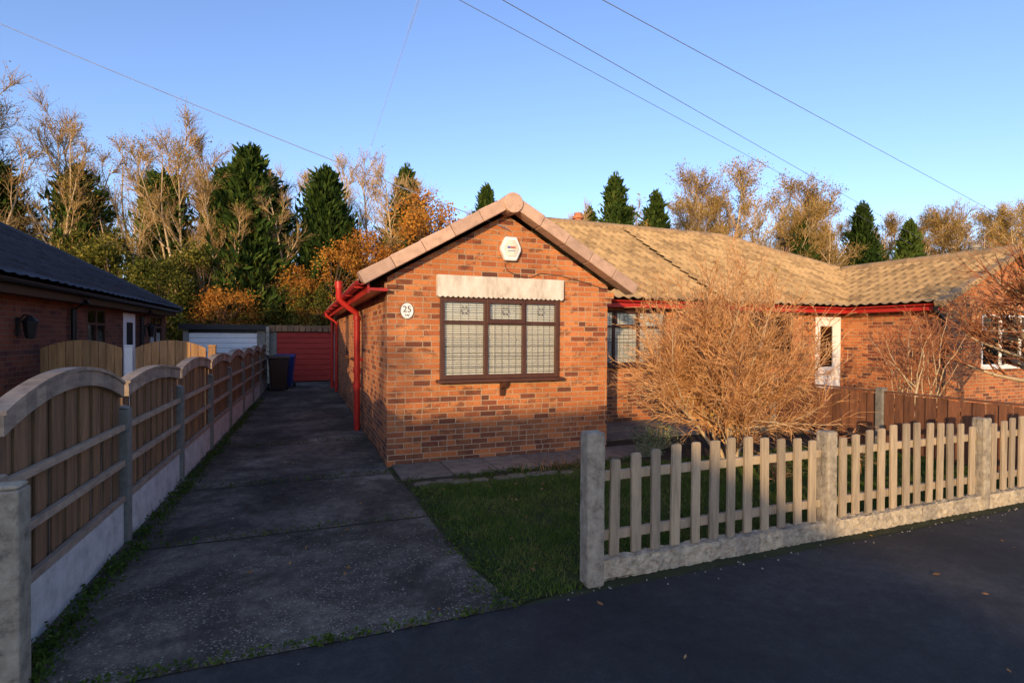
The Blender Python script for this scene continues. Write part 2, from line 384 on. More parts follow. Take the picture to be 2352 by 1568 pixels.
sheet('garden_soil',[(1.08,5.76),(7.8,5.76),(7.8,7.2),(4.3,7.2),(4.3,6.05),(1.08,6.05)],.010,'soil')
sheet('neighbour_lawn',rect(8.0,22,3.26,6.6),.012,'lawn')
mb=MB()
x=1.06
while x<4.3:
    w=U(.55,.75); h=U(.026,.036); mb.box(x,x+w-.015,6.08+U(0,.02),6.79,.0,h); x+=w
for xx in np.arange(4.22,11.8,.61):
    for yy in (7.25,7.86,8.3):
        mb.box(xx,xx+.595,yy,yy+.42+(.17 if yy==7.25 else 0),0,U(.025,.033))
obj('path',mb,'slab',kind='structure',bevel=.006)
mb=MB()
for i in range(9):
    cx=1.25+i*.22+U(-.04,.04); cy=5.78+U(-.06,.06); n=6; r=U(.09,.15)
    mb.prism([(cx+math.cos(k*1.047+U(-.3,.3))*r,cy+math.sin(k*1.047)*r*.7,.0) for k in range(n)],(0,0,.03))
obj('edging_stones',mb,'slab',kind='structure',bevel=.005)

def blades(name,pts,hmin,hmax,w,mat,lean=.35,**kw):
    N=len(pts); a=rng.uniform(0,2*np.pi,N); h=rng.uniform(hmin,hmax,N)
    P=np.column_stack([pts,np.full(N,.01)]); dx=np.column_stack([np.cos(a),np.sin(a),np.zeros(N)])*w
    l=rng.normal(scale=lean,size=(N,2))*h[:,None]; T=P+np.column_stack([l,h])
    V=np.stack([P-dx,P+dx,T],1).reshape(-1,3); me=npmesh(name,V,np.arange(3*N).reshape(-1,3)); me.materials.append(M[mat])
    return link(name,me,kind='stuff',**kw)
N=130000
gx=rng.uniform(1.05,7.86,N); gy=3.04+(5.8-3.04)*rng.uniform(0,1,N)**1.15
edge=1.12+np.clip((4.2-gy)*.10,0,.14)+.05*np.sin(gy*5.1)+.03*np.sin(gy*13)
dens=.62+.22*np.sin(gx*3.1+gy*1.7)*np.sin(gy*2.9-gx)+.2*np.sin(gx*9.7+1)*np.sin(gy*8.3)
dens=np.where(gx-edge<.25,dens*np.clip((gx-edge)/.25,.25,1),dens)
keep=(gx>edge+rng.normal(scale=.03,size=N)) & ~((gx>1.7)&(gy<3.25)) & (rng.uniform(0,1,N)<dens)
blades('grass',np.column_stack([gx,gy])[keep],.015,.062,.0036,'grass',.6)
N=9000
gx=rng.uniform(8,14,N); gy=rng.uniform(3.3,6.5,N)
blades('neighbour_grass',np.column_stack([gx,gy]),.03,.07,.005,'grass',.5)
pts=[]
def fx(y): return -1.36+(y-3.0)*.0235
for i in range(420):
    y=3.1+12*R()**1.6; c=(fx(y)+.09+abs(random.gauss(0,.06)),y)
    for k in range(12): pts.append((c[0]+random.gauss(0,.03),c[1]+random.gauss(0,.04)))
for i in range(150):
    c=(U(-1.2,1.3),3.0+random.gauss(0,.01))
    for k in range(int(U(1,7))): pts.append((c[0]+random.gauss(0,.02),c[1]+random.gauss(0,.01)))
for yj in (4.8,6.45,8.7):
    for i in range(200): pts.append((U(-1.2,1.05),yj+random.gauss(0,.008)))
for i in range(120):
    c=(U(1.7,4.2),U(5.8,6.1))
    for k in range(14): pts.append((c[0]+random.gauss(0,.05),c[1]+random.gauss(0,.04)))
for i in range(130):
    c=(1.12+random.gauss(0,.05)+(.1 if i%3 else 0),3.05+3*R())
    for k in range(7): pts.append((c[0]+random.gauss(0,.03),c[1]+random.gauss(0,.03)))
for i in range(100):
    c=(1.85+R()*5,3.30+random.gauss(0,.02))
    for k in range(10): pts.append((c[0]+random.gauss(0,.04),c[1]+random.gauss(0,.02)))
P=np.array(pts); C=np.column_stack([P,rng.uniform(.012,.06,len(P))])
me=npmesh('weeds',*leafcloud(C,.012,1.3)); me.materials.append(M['weed']); link('weeds',me,kind='stuff')
C=[(U(-1.1,1.1),U(3.0,9)) for _ in range(50)]+[(U(1.2,5),U(3.3,5.6)) for _ in range(100)]+[(U(-.5,6.5),U(1.5,3.05)) for _ in range(16)]
C=np.array([(a,b,.016+(.045 if b>3.3 and a>1.2 else 0)) for a,b in C])
V,F=leafcloud(C,.021,1.2); V[:,2]=C[:,2].repeat(4)+(V[:,2]-C[:,2].repeat(4))*.35
me=npmesh('fallen_leaves',V,F); me.materials.append(M['drybrown']); link('fallen_leaves',me,kind='stuff')
mb=MB()
for i in range(130):
    if i<75: x,y=U(1.5,6.8),3.03-abs(random.gauss(0,.07))
    else: x,y=U(-1.1,1.2),U(2.8,6.5)
    r=U(.003,.011); vs=[(x+r*U(.6,1.2),y,.01),(x,y+r*U(.6,1.2),.01),(x-r*U(.6,1.2),y,.01),(x,y-r,.01),(x+U(-.3,.3)*r,y,.01+r*U(.6,1.2))]
    mb.add(vs,[(0,1,4),(1,2,4),(2,3,4),(3,0,4),(3,2,1,0)])
obj('stone_chips',mb,'chip',kind='stuff')

# ------------------------------------------------------------------ roofs
PITCH=.575; EZ=2.32
def slope_mesh(name,O,E,Up,L,W,clips,pitch=.21,ex=.33,amp=.028):
    O=np.array(O,float);E=np.array(E,float);E/=np.linalg.norm(E);Up=np.array(Up,float);Up/=np.linalg.norm(Up)
    N=np.cross(E,Up); N=N if N[2]>0 else -N
    s=np.arange(0,L+1e-6,pitch/6); n=len(s); h=amp*np.cos(2*np.pi*s/pitch)*np.where(np.cos(2*np.pi*s/pitch)>0,1,.35)
    V=[];UVs=[];nr=int(math.ceil(W/ex))
    for j in range(nr):
        t0=j*ex;t1=min((j+1)*ex,W)
        for t,hh in ((t0,.055),(t1,.008)):
            wob=.004*np.sin(s*3.1+j)
            V.append(O+np.outer(s,E)+Up*t+np.outer(h+hh+wob,N)); UVs.append(np.column_stack([s/pitch+.5,np.full(n,j+.5)]))
    V=np.concatenate(V);UVs=np.concatenate(UVs); F=[]
    i=np.arange(n-1)
    for r in range(2*nr-1): F.append(np.column_stack([r*n+i,r*n+i+1,(r+1)*n+i+1,(r+1)*n+i]))
    F=np.concatenate(F); me=npmesh(name,V,F)
    uv=me.uv_layers.new(name='UVMap'); li=F.ravel(); uv.data.foreach_set('uv',UVs[li].astype(np.float32).ravel())
    if clips:
        bm=bmesh.new(); bm.from_mesh(me)
        for co,no in clips:
            bmesh.ops.bisect_plane(bm,geom=bm.verts[:]+bm.edges[:]+bm.faces[:],plane_co=co,plane_no=no,clear_outer=True)
        bm.to_mesh(me); bm.free()
    return me
def roofpart(parent,mes,mat,name='roof'):
    bm=bmesh.new()
    for m in mes: bm.from_mesh(m)
    bmesh.ops.translate(bm,verts=bm.verts,vec=-ORG[parent.name])
    me=bpy.data.meshes.new(name); bm.to_mesh(me); bm.free(); me.materials.append(M[mat])
    ob=link(name,me,parent=parent); ORG[ob.name]=ORG[parent.name]; return ob
def ridge(mb,p0,p1,r=.12,seg=.42):
    p0=Vector(p0);p1=Vector(p1);L=(p1-p0).length;n=max(1,int(L/seg))
    for i in range(n):
        a=p0.lerp(p1,i/n); b=p0.lerp(p1,(i+1)/n); mb.tube([a,b+(b-a)*.04],[r*U(.97,1.03),r*U(.93,.99)],10)
cp=1/math.sqrt(1+PITCH**2)
def ups(dx,dy,p=PITCH): return (dx,dy,p)

# ------------------------------------------------------------------ walls and windows
def wall(mb,axis,c0,c1,a0,a1,z0,z1,ops=()):
    def bx(p,q,za,zb):
        if q-p<1e-4 or zb-za<1e-4: return
        if axis=='y': mb.box(p,q,c0,c1,za,zb)
        else: mb.box(c0,c1,p,q,za,zb)
    x=a0
    for (p,q,za,zb) in sorted(ops):
        bx(x,p,z0,z1); bx(p,q,z0,za); bx(p,q,zb,z1); x=q
    bx(x,a1,z0,z1)
def window(parent,y,x0,x1,z0,z1,cols,trans,frame='brown',proj=0.0,blinds=True,lead=True,opener=None,T=None,label=None,sill=True,fw=.05):
    T=T or Matrix.Identity(4); mb=MB(); yf=y-proj; yb=y+.09
    def B(m,a,b,c,d,e,f): m.box(a,b,c,d,e,f,T)
    B(mb,x0,x0+fw,yf,yb,z0,z1); B(mb,x1-fw,x1,yf,yb,z0,z1)
    B(mb,x0+fw,x1-fw,yf,yb,z0,z0+fw); B(mb,x0+fw,x1-fw,yf,yb,z1-fw,z1)
    xs=[x0+fw*.5]+[x0+(x1-x0)*c for c in cols]+[x1-fw*.5]
    for c in xs[1:-1]: B(mb,c-fw*.5,c+fw*.5,yf+.004,yb-.004,z0+fw,z1-fw)
    zt=z0+(z1-z0)*trans if trans else None
    if zt:
        for a,b in zip(xs[:-1],xs[1:]): B(mb,a+fw*.5,b-fw*.5,yf+.008,yb-.008,zt-.022,zt+.022)
    if opener is not None and zt:
        a,b=xs[opener],xs[opener+1]; y0=yf-.022
        B(mb,a,b,y0,yf-.001,zt-.01,zt+.045); B(mb,a,b,y0,yf-.001,z1-.06,z1-.005)
        B(mb,a,a+.05,y0,yf-.001,zt+.045,z1-.06); B(mb,b-.05,b,y0,yf-.001,zt+.045,z1-.06)
    w=obj('window',mb,frame,parent=parent,bevel=.004,label=label)
    g=MB(); B(g,x0+.02,x1-.02,yf+.025,yf+.029,z0+.02,z1-.02); obj('glass',g,'glass',parent=w)
    if lead:
        m=MB()
        for a,b in zip(xs[:-1],xs[1:]):
            n=5
            for k in range(1,n):
                c=a+fw*.5+(b-a-fw)*k/n; B(m,c-.0018,c+.0018,yf+.020,yf+.0245,z0+fw,z1-fw)
        z=z0+fw+.1
        while z<z1-fw: B(m,x0+fw,x1-fw,yf+.020,yf+.0240,z-.0018,z+.0018); z+=.145
        if trans:
            for a,b in zip(xs[:-1],xs[1:]):
                cx=(a+b)/2; cz=(zt+z1)/2
                for k in range(6):
                    an=k*math.pi/3; px=cx+.045*math.cos(an); pz=cz+.045*math.sin(an)
                    m.prism([(px-.012,yf+.016,pz),(px,yf+.016,pz-.018),(px+.012,yf+.016,pz),(px,yf+.016,pz+.018)],(0,.003,0),T)
        obj('lead_came',m,'lead',parent=w)
    if blinds:
        m=MB(); z=z0+.03; yb2=yf+.050
        while z<z1-.03:
            s=U(-.002,.002); m.prism([(x0+.02,yb2,z+s),(x0+.02,yb2+.014,z+.0185+s),(x0+.02,yb2+.016,z+.0175+s),(x0+.02,yb2+.002,z-.001+s)],(x1-x0-.04,0,0),T); z+=.0285
        for c in xs[:-1]: B(m,c+.12,c+.126,yb2-.004,yb2-.002,z0+.03,z1-.03)
        obj('blind',m,'blind',parent=w)
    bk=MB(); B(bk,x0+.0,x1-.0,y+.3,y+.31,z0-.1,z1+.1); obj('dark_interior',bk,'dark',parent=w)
    if sill:
        m=MB(); B(m,x0-.05,x1+.05,yf-.08,y+.03,z0-.045,z0-.002); obj('sill',m,frame,parent=w,bevel=.006)
    return w

# ---------------- our bungalow
H=thing('brick_bungalow','red brick bungalow with front gable, brown leaded windows and red gutters','house',(2.6,8.9,0))
mb=MB()
wall(mb,'y',6.8,7.0,1.0,4.18,0,2.38,[(1.67,3.37,1.08,2.14)])
mb.prism([(1.0,6.8,2.38),(4.18,6.8,2.38),(2.59,6.8,3.29)],(0,.2,0))
wall(mb,'x',1.0,1.2,7.0,18.0,0,2.38,[(10.4,11.2,1.2,2.1),(12.6,13.4,1.2,2.1)])
wall(mb,'x',3.98,4.18,7.0,8.9,0,2.38)
wall(mb,'y',8.9,9.1,4.0,7.9,0,2.38,[(5.2,6.85,1.09,2.16)])
mb.box(1.2,7.9,15.9,16.0,0,2.38)
mb.box(1.0-.035,1.0+.12,6.785,7.0,2.24,2.31); mb.box(4.06,4.18+.10,6.785,7.0,2.20,2.30); mb.box(4.1,4.24,6.79,7.0,2.12,2.195)
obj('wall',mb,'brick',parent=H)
XP=7.98
ridgeY=12.38; RZ=EZ+PITCH*(ridgeY-8.5)
L1=slope_mesh('a',(.72,8.6,EZ),(0,-1,0),ups(1,0),8.6-6.72,1.885/cp,[])
L2=slope_mesh('b',(.72,18.2,EZ),(0,-1,0),ups(1,0),18.2-8.6,3.88/cp,[((.72,8.5,0),(1,-1,0)),((.72,16.3,0),(1,1,0))])
Rw=slope_mesh('c',(4.48,6.72,EZ),(0,1,0),ups(-1,0),4.2,1.885/cp,[])
Lw=slope_mesh('c2',(.72,10.9,EZ-.012),(0,-1,0),ups(1,0),2.4,1.885/cp,[])
Fm=slope_mesh('d',(.72,8.5,EZ),(1,0,0),ups(0,1),XP-.72+.06,3.88/cp,[((.72,8.5,0),(-1,1,0)),((XP,0,0),(1,0,0))])
Bm=slope_mesh('e',(XP,16.26,EZ),(-1,0,0),ups(0,-1),XP-.72,3.88/cp,[((.72,16.26,0),(-1,-1,0))])
roof=roofpart(H,[L1,L2,Rw,Lw,Fm,Bm],'tile')
mb=MB()
ridge(mb,(2.6,6.80,EZ+PITCH*1.88+.02),(2.6,10.4,EZ+PITCH*1.88+.02)); ridge(mb,(4.6,ridgeY,RZ),(XP,ridgeY,RZ)); ridge(mb,(.75,8.5,EZ),(4.6,ridgeY,RZ),.1)
obj('ridge_tiles',mb,'ridge',parent=roof,smooth=40)
def verge(xa,za,xb,zb,y0,y1,n,t0=-.05,t1=.115):
    m=MB(); a=Vector((xa,0,za));b=Vector((xb,0,zb)); d=(b-a).normalized(); nn=Vector((-d.z,0,d.x)); nn=nn if nn.z>0 else -nn
    L=(b-a).length
    for i in range(n):
        p=a+d*(L*i/n+.004); q=a+d*(L*(i+1)/n-.001)
        pts=[p+nn*t0,q+nn*t0,q+nn*(t1-.012),p+nn*(t1)]
        m.prism([(v.x,y0-.002*(i%2),v.z) for v in pts],(0,y1-y0,0))
    return m
m=verge(.68,EZ-.02,2.55,EZ+PITCH*1.85,6.58,6.80,5)
m2=verge(4.52,EZ-.02,2.65,EZ+PITCH*1.85,6.58,6.80,5); m.add(m2.v,m2.f)
m.tube([(2.6,6.55,3.40),(2.6,6.86,3.40)],.135,20)
obj('verge',m,'coping',parent=roof,bevel=.012)
mb=MB(); mb.box(.77,.985,6.83,18.1,2.20,2.215); mb.box(.745,.77,6.66,18.15,2.16,2.335)
mb.box(.77,.985,6.66,6.80,2.19,2.225)
mb.box(4.2,XP-.02,8.60,8.62,2.20,2.33); mb.box(4.2,XP-.02,8.622,8.89,2.20,2.215)
obj('fascia',mb,'red',parent=H)
def gutter(mb,p0,p1,r=.058):
    p0=Vector(p0);p1=Vector(p1);d=(p1-p0).normalized();s=Vector((d.y,-d.x,0))
    prof=[(math.cos(a),math.sin(a)) for a in [math.pi+math.pi*k/10 for k in range(11)]]
    outer=[s*x*r+Vector((0,0,z*r)) for x,z in prof]; inner=[s*x*(r-.006)+Vector((0,0,z*(r-.006))) for x,z in prof][::-1]
    pr=outer+inner; n=len(pr)
    a=[p0+v for v in pr]; b=[p1+v for v in pr]
    mb.add(a+b,[(i,(i+1)%n,(i+1)%n+n,i+n) for i in range(n)]+[tuple(range(n))[::-1],tuple(range(n,2*n))])
mb=MB(); gutter(mb,(.675,6.62,2.31),(.675,18.2,2.30)); gutter(mb,(4.5,8.54,2.325),(XP-.01,8.54,2.325),.035)
for y in (6.9,8.4,9.9,11.4,12.9,14.4,15.9,17.4):
    mb.box(.61,.745,y-.02,y+.02,2.235,2.25)
obj('gutter',mb,'red',parent=H,smooth=35)
mb=MB(); mb.tube([(.90,9.6,.0),(.90,9.6,1.95),(.885,9.6,2.03),(.66,9.58,2.20),(.60,9.57,2.27),(.595,9.57,2.55)],.052,14)
for z in (.75,1.0,1.9): mb.tube([(.90,9.6,z),(.90,9.6,z+.07)],.066,14)
mb.tube([(.598,9.57,2.44),(.595,9.57,2.56)],.064,14); mb.box(.93,.999,9.57,9.63,1.2,1.25)
obj('downpipe',mb,'red',parent=H,smooth=35,label='red swan-neck soil pipe on the side wall')
mb=MB(); mb.tube([(.66,15.9,2.27),(.67,15.9,2.18),(.93,15.9,2.0),(.93,15.9,.05)],.042,12); mb.tube([(.93,15.9,1.2),(.93,15.9,1.27)],.052,12)
obj('downpipe',mb,'red',parent=H,smooth=35)
mb=MB(); mb.tube([(.90,17.6,.0),(.90,17.6,2.2)],.052,12); obj('downpipe',mb,'red',parent=H,smooth=35)
W=window(H,6.8,1.67,3.37,1.08,2.14,(.365,.69),.70,proj=.055,opener=1,label='brown leaded bay window with white blinds',fw=.055)
mb=MB(); mb.prism([(2.50,6.66,1.03),(2.50,6.80,1.03),(2.50,6.80,.84),(2.50,6.77,.84),(2.50,6.75,.93),(2.50,6.69,.97)],(.07,0,0)); obj('bracket',mb,'brown',parent=W,bevel=.006)
window(H,8.9,5.2,6.85,1.09,2.16,(.26,.6),.70,opener=1)
for y in (10.4,12.6):
    T=Matrix(((0,1,0,1.0),(-1,0,0,y+.8),(0,0,1,0),(0,0,0,1)))
    window(H,0,0,.8,1.2,2.1,(.5,),.0,T=T,blinds=False,lead=False)
mb=MB(); pts=[(1.62,6.715,2.43),(1.62,6.715,2.165)]
n=26
for i in range(n):
    for k in range(4):
        t=(i+k/4)/n; pts.append((1.62+(3.42-1.62)*t,6.715,2.165-.022*math.sin(math.pi*k/4)))
pts+=[(3.42,6.715,2.165),(3.42,6.715,2.43)]
mb.prism(pts,(0,.083,0)); obj('lintel',mb,'lace',parent=H,label='weathered cream lintel board with scalloped lower edge')
def door(parent,y,x0,x1,z0,z1,mat='white'):
    m=MB(); f=.05
    m.box(x0,x0+f,y-.02,y+.1,z0,z1); m.box(x1-f,x1,y-.02,y+.1,z0,z1); m.box(x0+f,x1-f,y-.02,y+.1,z1-f,z1); m.box(x0+f,x1-f,y-.02,y+.1,z0,z0+.04)
    a,b=x0+f+.004,x1-f-.004; s=.13
    m.box(a,a+s,y+.02,y+.07,z0+.045,z1-f-.004); m.box(b-s,b,y+.02,y+.07,z0+.045,z1-f-.004)
    m.box(a+s,b-s,y+.02,y+.07,z0+.045,z0+.85); m.box(a+s,b-s,y+.02,y+.07,z1-f-.16,z1-f-.004)
    d=obj('door',m,mat,parent=parent,bevel=.004)
    g=MB(); g.box(a+s,b-s,y+.045,y+.05,z0+.85,z1-f-.16); obj('glass',g,'glass',parent=d)
    g=MB(); g.box(a+s,b-s,y+.12,y+.13,z0+.7,z1); obj('curtain',g,'lace',parent=d)
    h=MB(); h.box(a+.04,a+.06,y-.02,y+.02,1.12,1.14); h.tube([(a+.05,y-.025,1.13),(a+.16,y-.025,1.13)],.01,8); obj('handle',h,'black',parent=d)
mb=MB(); mb.tube([(7.15,13.2,4.05),(7.15,13.2,4.90),(7.15,13.2,4.901),(7.15,13.2,4.97),(7.15,13.2,4.971),(7.15,13.2,5.06)],[.12,.11,.155,.155,.11,.11],16)
obj('chimney_pot',mb,'terracotta',parent=roof,smooth=35)
cw=MB(); cw.tube([(2.58,6.72,2.68),(2.56,6.78,2.6),(2.62,6.785,2.52),(2.78,6.785,2.46),(2.95,6.785,2.455),(3.1,6.785,2.52),(3.4,6.785,2.50),(3.8,6.785,2.42),(4.15,6.785,2.33)],.004,6)
obj('cable',cw,'wire',parent=H)

# alarm box
A=thing('alarm_box','white hexagonal burglar alarm box fixed high on the brick gable','alarm box',(2.63,6.8,2.82))
def hexp(cx,cz,w,h): return [(cx-w*.5,cz+h*.06),(cx-w*.5,cz-h*.06),(cx-w*.28,cz-h*.5),(cx+w*.28,cz-h*.5),(cx+w*.5,cz-h*.06),(cx+w*.5,cz+h*.06),(cx+w*.28,cz+h*.5),(cx-w*.28,cz+h*.5)]
mb=MB(); mb.prism([(x,6.715,z) for x,z in hexp(2.63,2.82,.29,.32)],(0,.085,0)); obj('casing',mb,'white',parent=A,bevel=.018)
mb=MB(); mb.prism([(x,6.704,z) for x,z in hexp(2.63,2.825,.20,.22)],(0,.010,0)); obj('panel',mb,'lace',parent=A,bevel=.003)
mb=MB(); mb.box(2.57,2.61,6.7,6.7035,2.822,2.85); mb.box(2.575,2.685,6.7,6.7035,2.785,2.793); obj('blue_mark',mb,'signblue',parent=A)
mb=MB(); mb.box(2.615,2.685,6.7,6.7035,2.822,2.85); obj('red_mark',mb,'signred',parent=A)
Pq=thing('house_number_plaque','oval white plaque with black number 25 on brick wall','house number',(1.245,6.8,1.96))
def ell(cx,cz,a,b,y,n=36): return [(cx+a*math.cos(2*math.pi*k/n),y,cz+b*math.sin(2*math.pi*k/n)) for k in range(n)]
mb=MB(); mb.prism(ell(1.245,1.96,.084,.102,6.782),(0,.016,0)); obj('rim',mb,'black',parent=Pq)
mb=MB(); mb.prism(ell(1.245,1.96,.080,.098,6.776),(0,.005,0)); obj('plate',mb,'white',parent=Pq)
mb=MB()
for dx,dz,r in ((-.02,-.05,.010),(.005,-.055,.012),(.026,-.048,.009),(.018,-.068,.008),(-.012,-.07,.007)): mb.prism(ell(1.245+dx,1.96+dz,r,r*.8,6.7745,8),(0,.001,0))
obj('flower_motif',mb,'lead',parent=Pq)
cu=bpy.data.curves.new('t','FONT'); cu.body='25'; cu.size=.11; cu.extrude=.001; cu.align_x='CENTER'
to=bpy.data.objects.new('t',cu); COL.objects.link(to); bpy.context.view_layer.update()
tm=bpy.data.meshes.new_from_object(to.evaluated_get(bpy.context.evaluated_depsgraph_get())); bpy.data.objects.remove(to)
tm.materials.clear(); tm.materials.append(M['black'])
to=bpy.data.objects.new('number',tm); COL.objects.link(to); to.parent=Pq; to.location=(0,-.0262,-.016); to.rotation_euler=(math.pi/2,0,0)

# ---------------- attached neighbour
G=thing('brick_bungalow','attached red brick bungalow with tiled wing, white door and red gutter','house',(12,8.9,0))
mb=MB()
wall(mb,'y',8.9,9.1,7.9,11.9,0,2.38,[(9.0,10.3,1.05,2.14),(11.0,11.8,.12,2.12)])
wall(mb,'x',11.9,12.1,7.0,9.1,0,2.38)
wall(mb,'y',6.8,7.0,11.9,16.5,0,2.38,[(13.2,15.3,1.05,2.15)])
mb.prism([(11.9,6.8,2.38),(16.5,6.8,2.38),(14.2,6.8,3.36)],(0,.2,0))
mb.box(16.3,16.5,7.0,16,0,2.38); mb.box(7.9,16.3,15.9,16,0,2.38)
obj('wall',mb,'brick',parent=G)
k2=.445; c2=1/math.sqrt(1+k2*k2); s2=(RZ-EZ)/(16.8-11.4)
Fm=slope_mesh('d',(XP,8.5,EZ),(1,0,0),ups(0,1),16.8-XP,3.88/cp,[((16.8,8.5,0),(3.88,5.4,0))])
Bm=slope_mesh('e',(16.8,16.26,EZ),(-1,0,0),ups(0,-1),16.8-XP,3.88/cp,[((16.8,16.26,0),(3.88,-5.4,0))])
Hr=slope_mesh('f',(16.8,8.5,EZ),(0,1,0),(-1,0,s2),7.76,5.4*math.sqrt(1+s2*s2),[((16.8,8.5,0),(-3.88,-5.4,0)),((16.8,16.26,0),(-3.88,5.4,0))])
wl=slope_mesh('g',(11.5,10.9,EZ),(0,-1,0),(1,0,k2),10.9-6.6,2.68/c2,[])
wr=slope_mesh('h',(16.86,6.6,EZ),(0,1,0),(-1,0,k2),10.9-6.6,2.68/c2,[])
roof2=roofpart(G,[Fm,Bm,Hr,wl,wr],'tile')
mb=MB(); zr=EZ+k2*2.68
ridge(mb,(XP,ridgeY,RZ),(11.4,ridgeY,RZ)); ridge(mb,(11.4,ridgeY,RZ),(13.9,ridgeY-2.5*3.88/5.4,RZ-2.5*s2),.12); ridge(mb,(14.18,6.65,zr+.02),(14.18,10.6,zr+.02))
obj('ridge_tiles',mb,'ridge',parent=roof2,smooth=40)
m=verge(11.46,EZ-.02,14.15,zr-.02,6.52,6.70,7,-.04,.07); m2=verge(16.9,EZ-.02,14.2,zr-.02,6.52,6.70,7,-.04,.07); m.add(m2.v,m2.f); obj('verge',m,'ridge',parent=roof2,bevel=.01)
mb=MB(); mb.box(11.6,11.62,6.7,8.6,2.20,2.33); mb.box(XP,11.6,8.60,8.62,2.20,2.33); mb.box(XP,11.6,8.622,8.89,2.20,2.215); mb.box(11.622,11.89,6.7,8.89,2.20,2.215); obj('fascia',mb,'red',parent=G)
mb=MB(); gutter(mb,(XP,8.54,2.325),(11.5,8.54,2.325),.035); gutter(mb,(11.535,8.5,2.325),(11.535,6.62,2.325),.035); obj('gutter',mb,'red',parent=G,smooth=35)
mb=MB(); mb.tube([(11.54,6.72,2.27),(11.56,6.72,2.18),(11.82,6.72,2.0),(11.82,6.72,.05)],.04,12); obj('downpipe',mb,'black',parent=G,smooth=35)
door(G,8.9,11.0,11.8,.12,2.12)
window(G,8.9,9.0,10.3,1.05,2.14,(.5,),.7,frame='brown',lead=False)
window(G,6.8,13.2,15.3,1.05,2.15,(.33,.67),.7,frame='white',lead=False)
mb=MB(); mb.tube([(13.0,11.5,3.7),(13.0,11.5,4.22)],.045,10); obj('flue',mb,'black',parent=roof2)
mb=MB(); mb.tube([(14.25,7.5,3.4),(14.25,7.5,3.68),(14.25,7.5,3.69),(14.25,7.5,3.76)],[.09,.08,.11,.10],12); obj('flue',mb,'conc2',parent=roof2)

# ---------------- neighbouring bungalow with dark roof
D=thing('brick_bungalow','brick bungalow with dark slate-grey tiled roof and black gutters','house',(-7,12,0))
mb=MB()
wall(mb,'x',-3.7,-3.5,6.8,17.4,0,2.36,[(11.5,12.5,1.15,2.12),(13.55,14.4,.1,2.1),(15.7,17.0,1.15,2.12)])
wall(mb,'y',6.8,7.0,-10.7,-3.7,0,2.36,[(-8,-5.6,.9,2.1)]); mb.box(-10.7,-10.5,7,17.4,0,2.36); mb.box(-10.5,-3.7,17.2,17.4,0,2.36)
mb.prism([(-10.7,6.8,2.36),(-3.5,6.8,2.36),(-7.1,6.8,4.35)],(0,.2,0))
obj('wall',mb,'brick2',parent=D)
Rs=slope_mesh('a',(-3.2,6.6,EZ),(0,1,0),ups(-1,0),11.1,3.9/cp,[((-3.2,17.7,0),(-1,1,0))],.3,.33,.014)
Ls=slope_mesh('b',(-11.0,17.7,EZ),(0,-1,0),ups(1,0),11.1,3.9/cp,[((-11.0,17.7,0),(1,1,0))],.3,.33,.014)
Bk=slope_mesh('c',(-3.2,17.7,EZ),(-1,0,0),ups(0,-1),7.8,3.9/cp,[((-3.2,17.7,0),(1,-1,0)),((-11.0,17.7,0),(-1,-1,0))],.3,.33,.014)
roof3=roofpart(D,[Rs,Ls,Bk],'tile_dark')
mb=MB(); zz=EZ+PITCH*3.9; ridge(mb,(-7.1,6.6,zz),(-7.1,13.8,zz)); ridge(mb,(-7.1,13.8,zz),(-3.2,17.7,EZ+.02),.09); ridge(mb,(-7.1,13.8,zz),(-11,17.7,EZ+.02),.09)
obj('ridge_tiles',mb,'tile_dark',parent=roof3)
mb=MB(); mb.box(-3.30,-3.28,6.6,17.6,2.14,2.33); mb.box(-3.49,-3.30,6.8,17.6,2.15,2.165)
gutter(mb,(-3.21,6.6,2.31),(-3.21,17.7,2.31)); obj('gutter',mb,'black',parent=D,smooth=35)
for y in (10.7,14.7):
    mb=MB(); mb.tube([(-3.22,y,2.26),(-3.24,y,2.18),(-3.43,y,2.05),(-3.43,y,.05)],.042,10); obj('downpipe',mb,'black',parent=D,smooth=35)
def sidewin(parent,xw,y0,y1,z0,z1,frame,**k):
    T=Matrix(((0,-1,0,xw),(1,0,0,y0),(0,0,1,0),(0,0,0,1)))
    window(parent,0,0,y1-y0,z0,z1,(.5,),.7,frame=frame,T=T,lead=False,**k)
sidewin(D,-3.5,11.5,12.5,1.15,2.12,'brown',blinds=False); sidewin(D,-3.5,15.7,17.0,1.15,2.12,'brown',blinds=True)
mb=MB(); mb.box(-3.56,-3.49,13.55,14.4,.1,2.1); dd=obj('door',mb,'white',parent=D,bevel=.005)
mb=MB(); mb.box(-3.489,-3.485,13.75,14.2,1.2,1.9); obj('glass',mb,'dark',parent=dd)
def lantern(y):
    L=thing('wall_lantern','black wall lantern with tapered body on brick wall','lamp',(-3.5,y,1.7))
    m=MB(); m.box(-3.5,-3.47,y-.04,y+.04,1.62,1.86); m.tube([(-3.48,y,1.82),(-3.42,y,1.9),(-3.36,y,1.88)],.012,8); obj('bracket',m,'black',parent=L)
    m=MB(); m.tube([(-3.36,y,1.58),(-3.36,y,1.6),(-3.36,y,1.80),(-3.36,y,1.801),(-3.36,y,1.81),(-3.36,y,1.89)],[.04,.055,.085,.1,.1,.02],6); obj('lamp_body',m,'black',parent=L)
lantern(9.0); lantern(15.2)

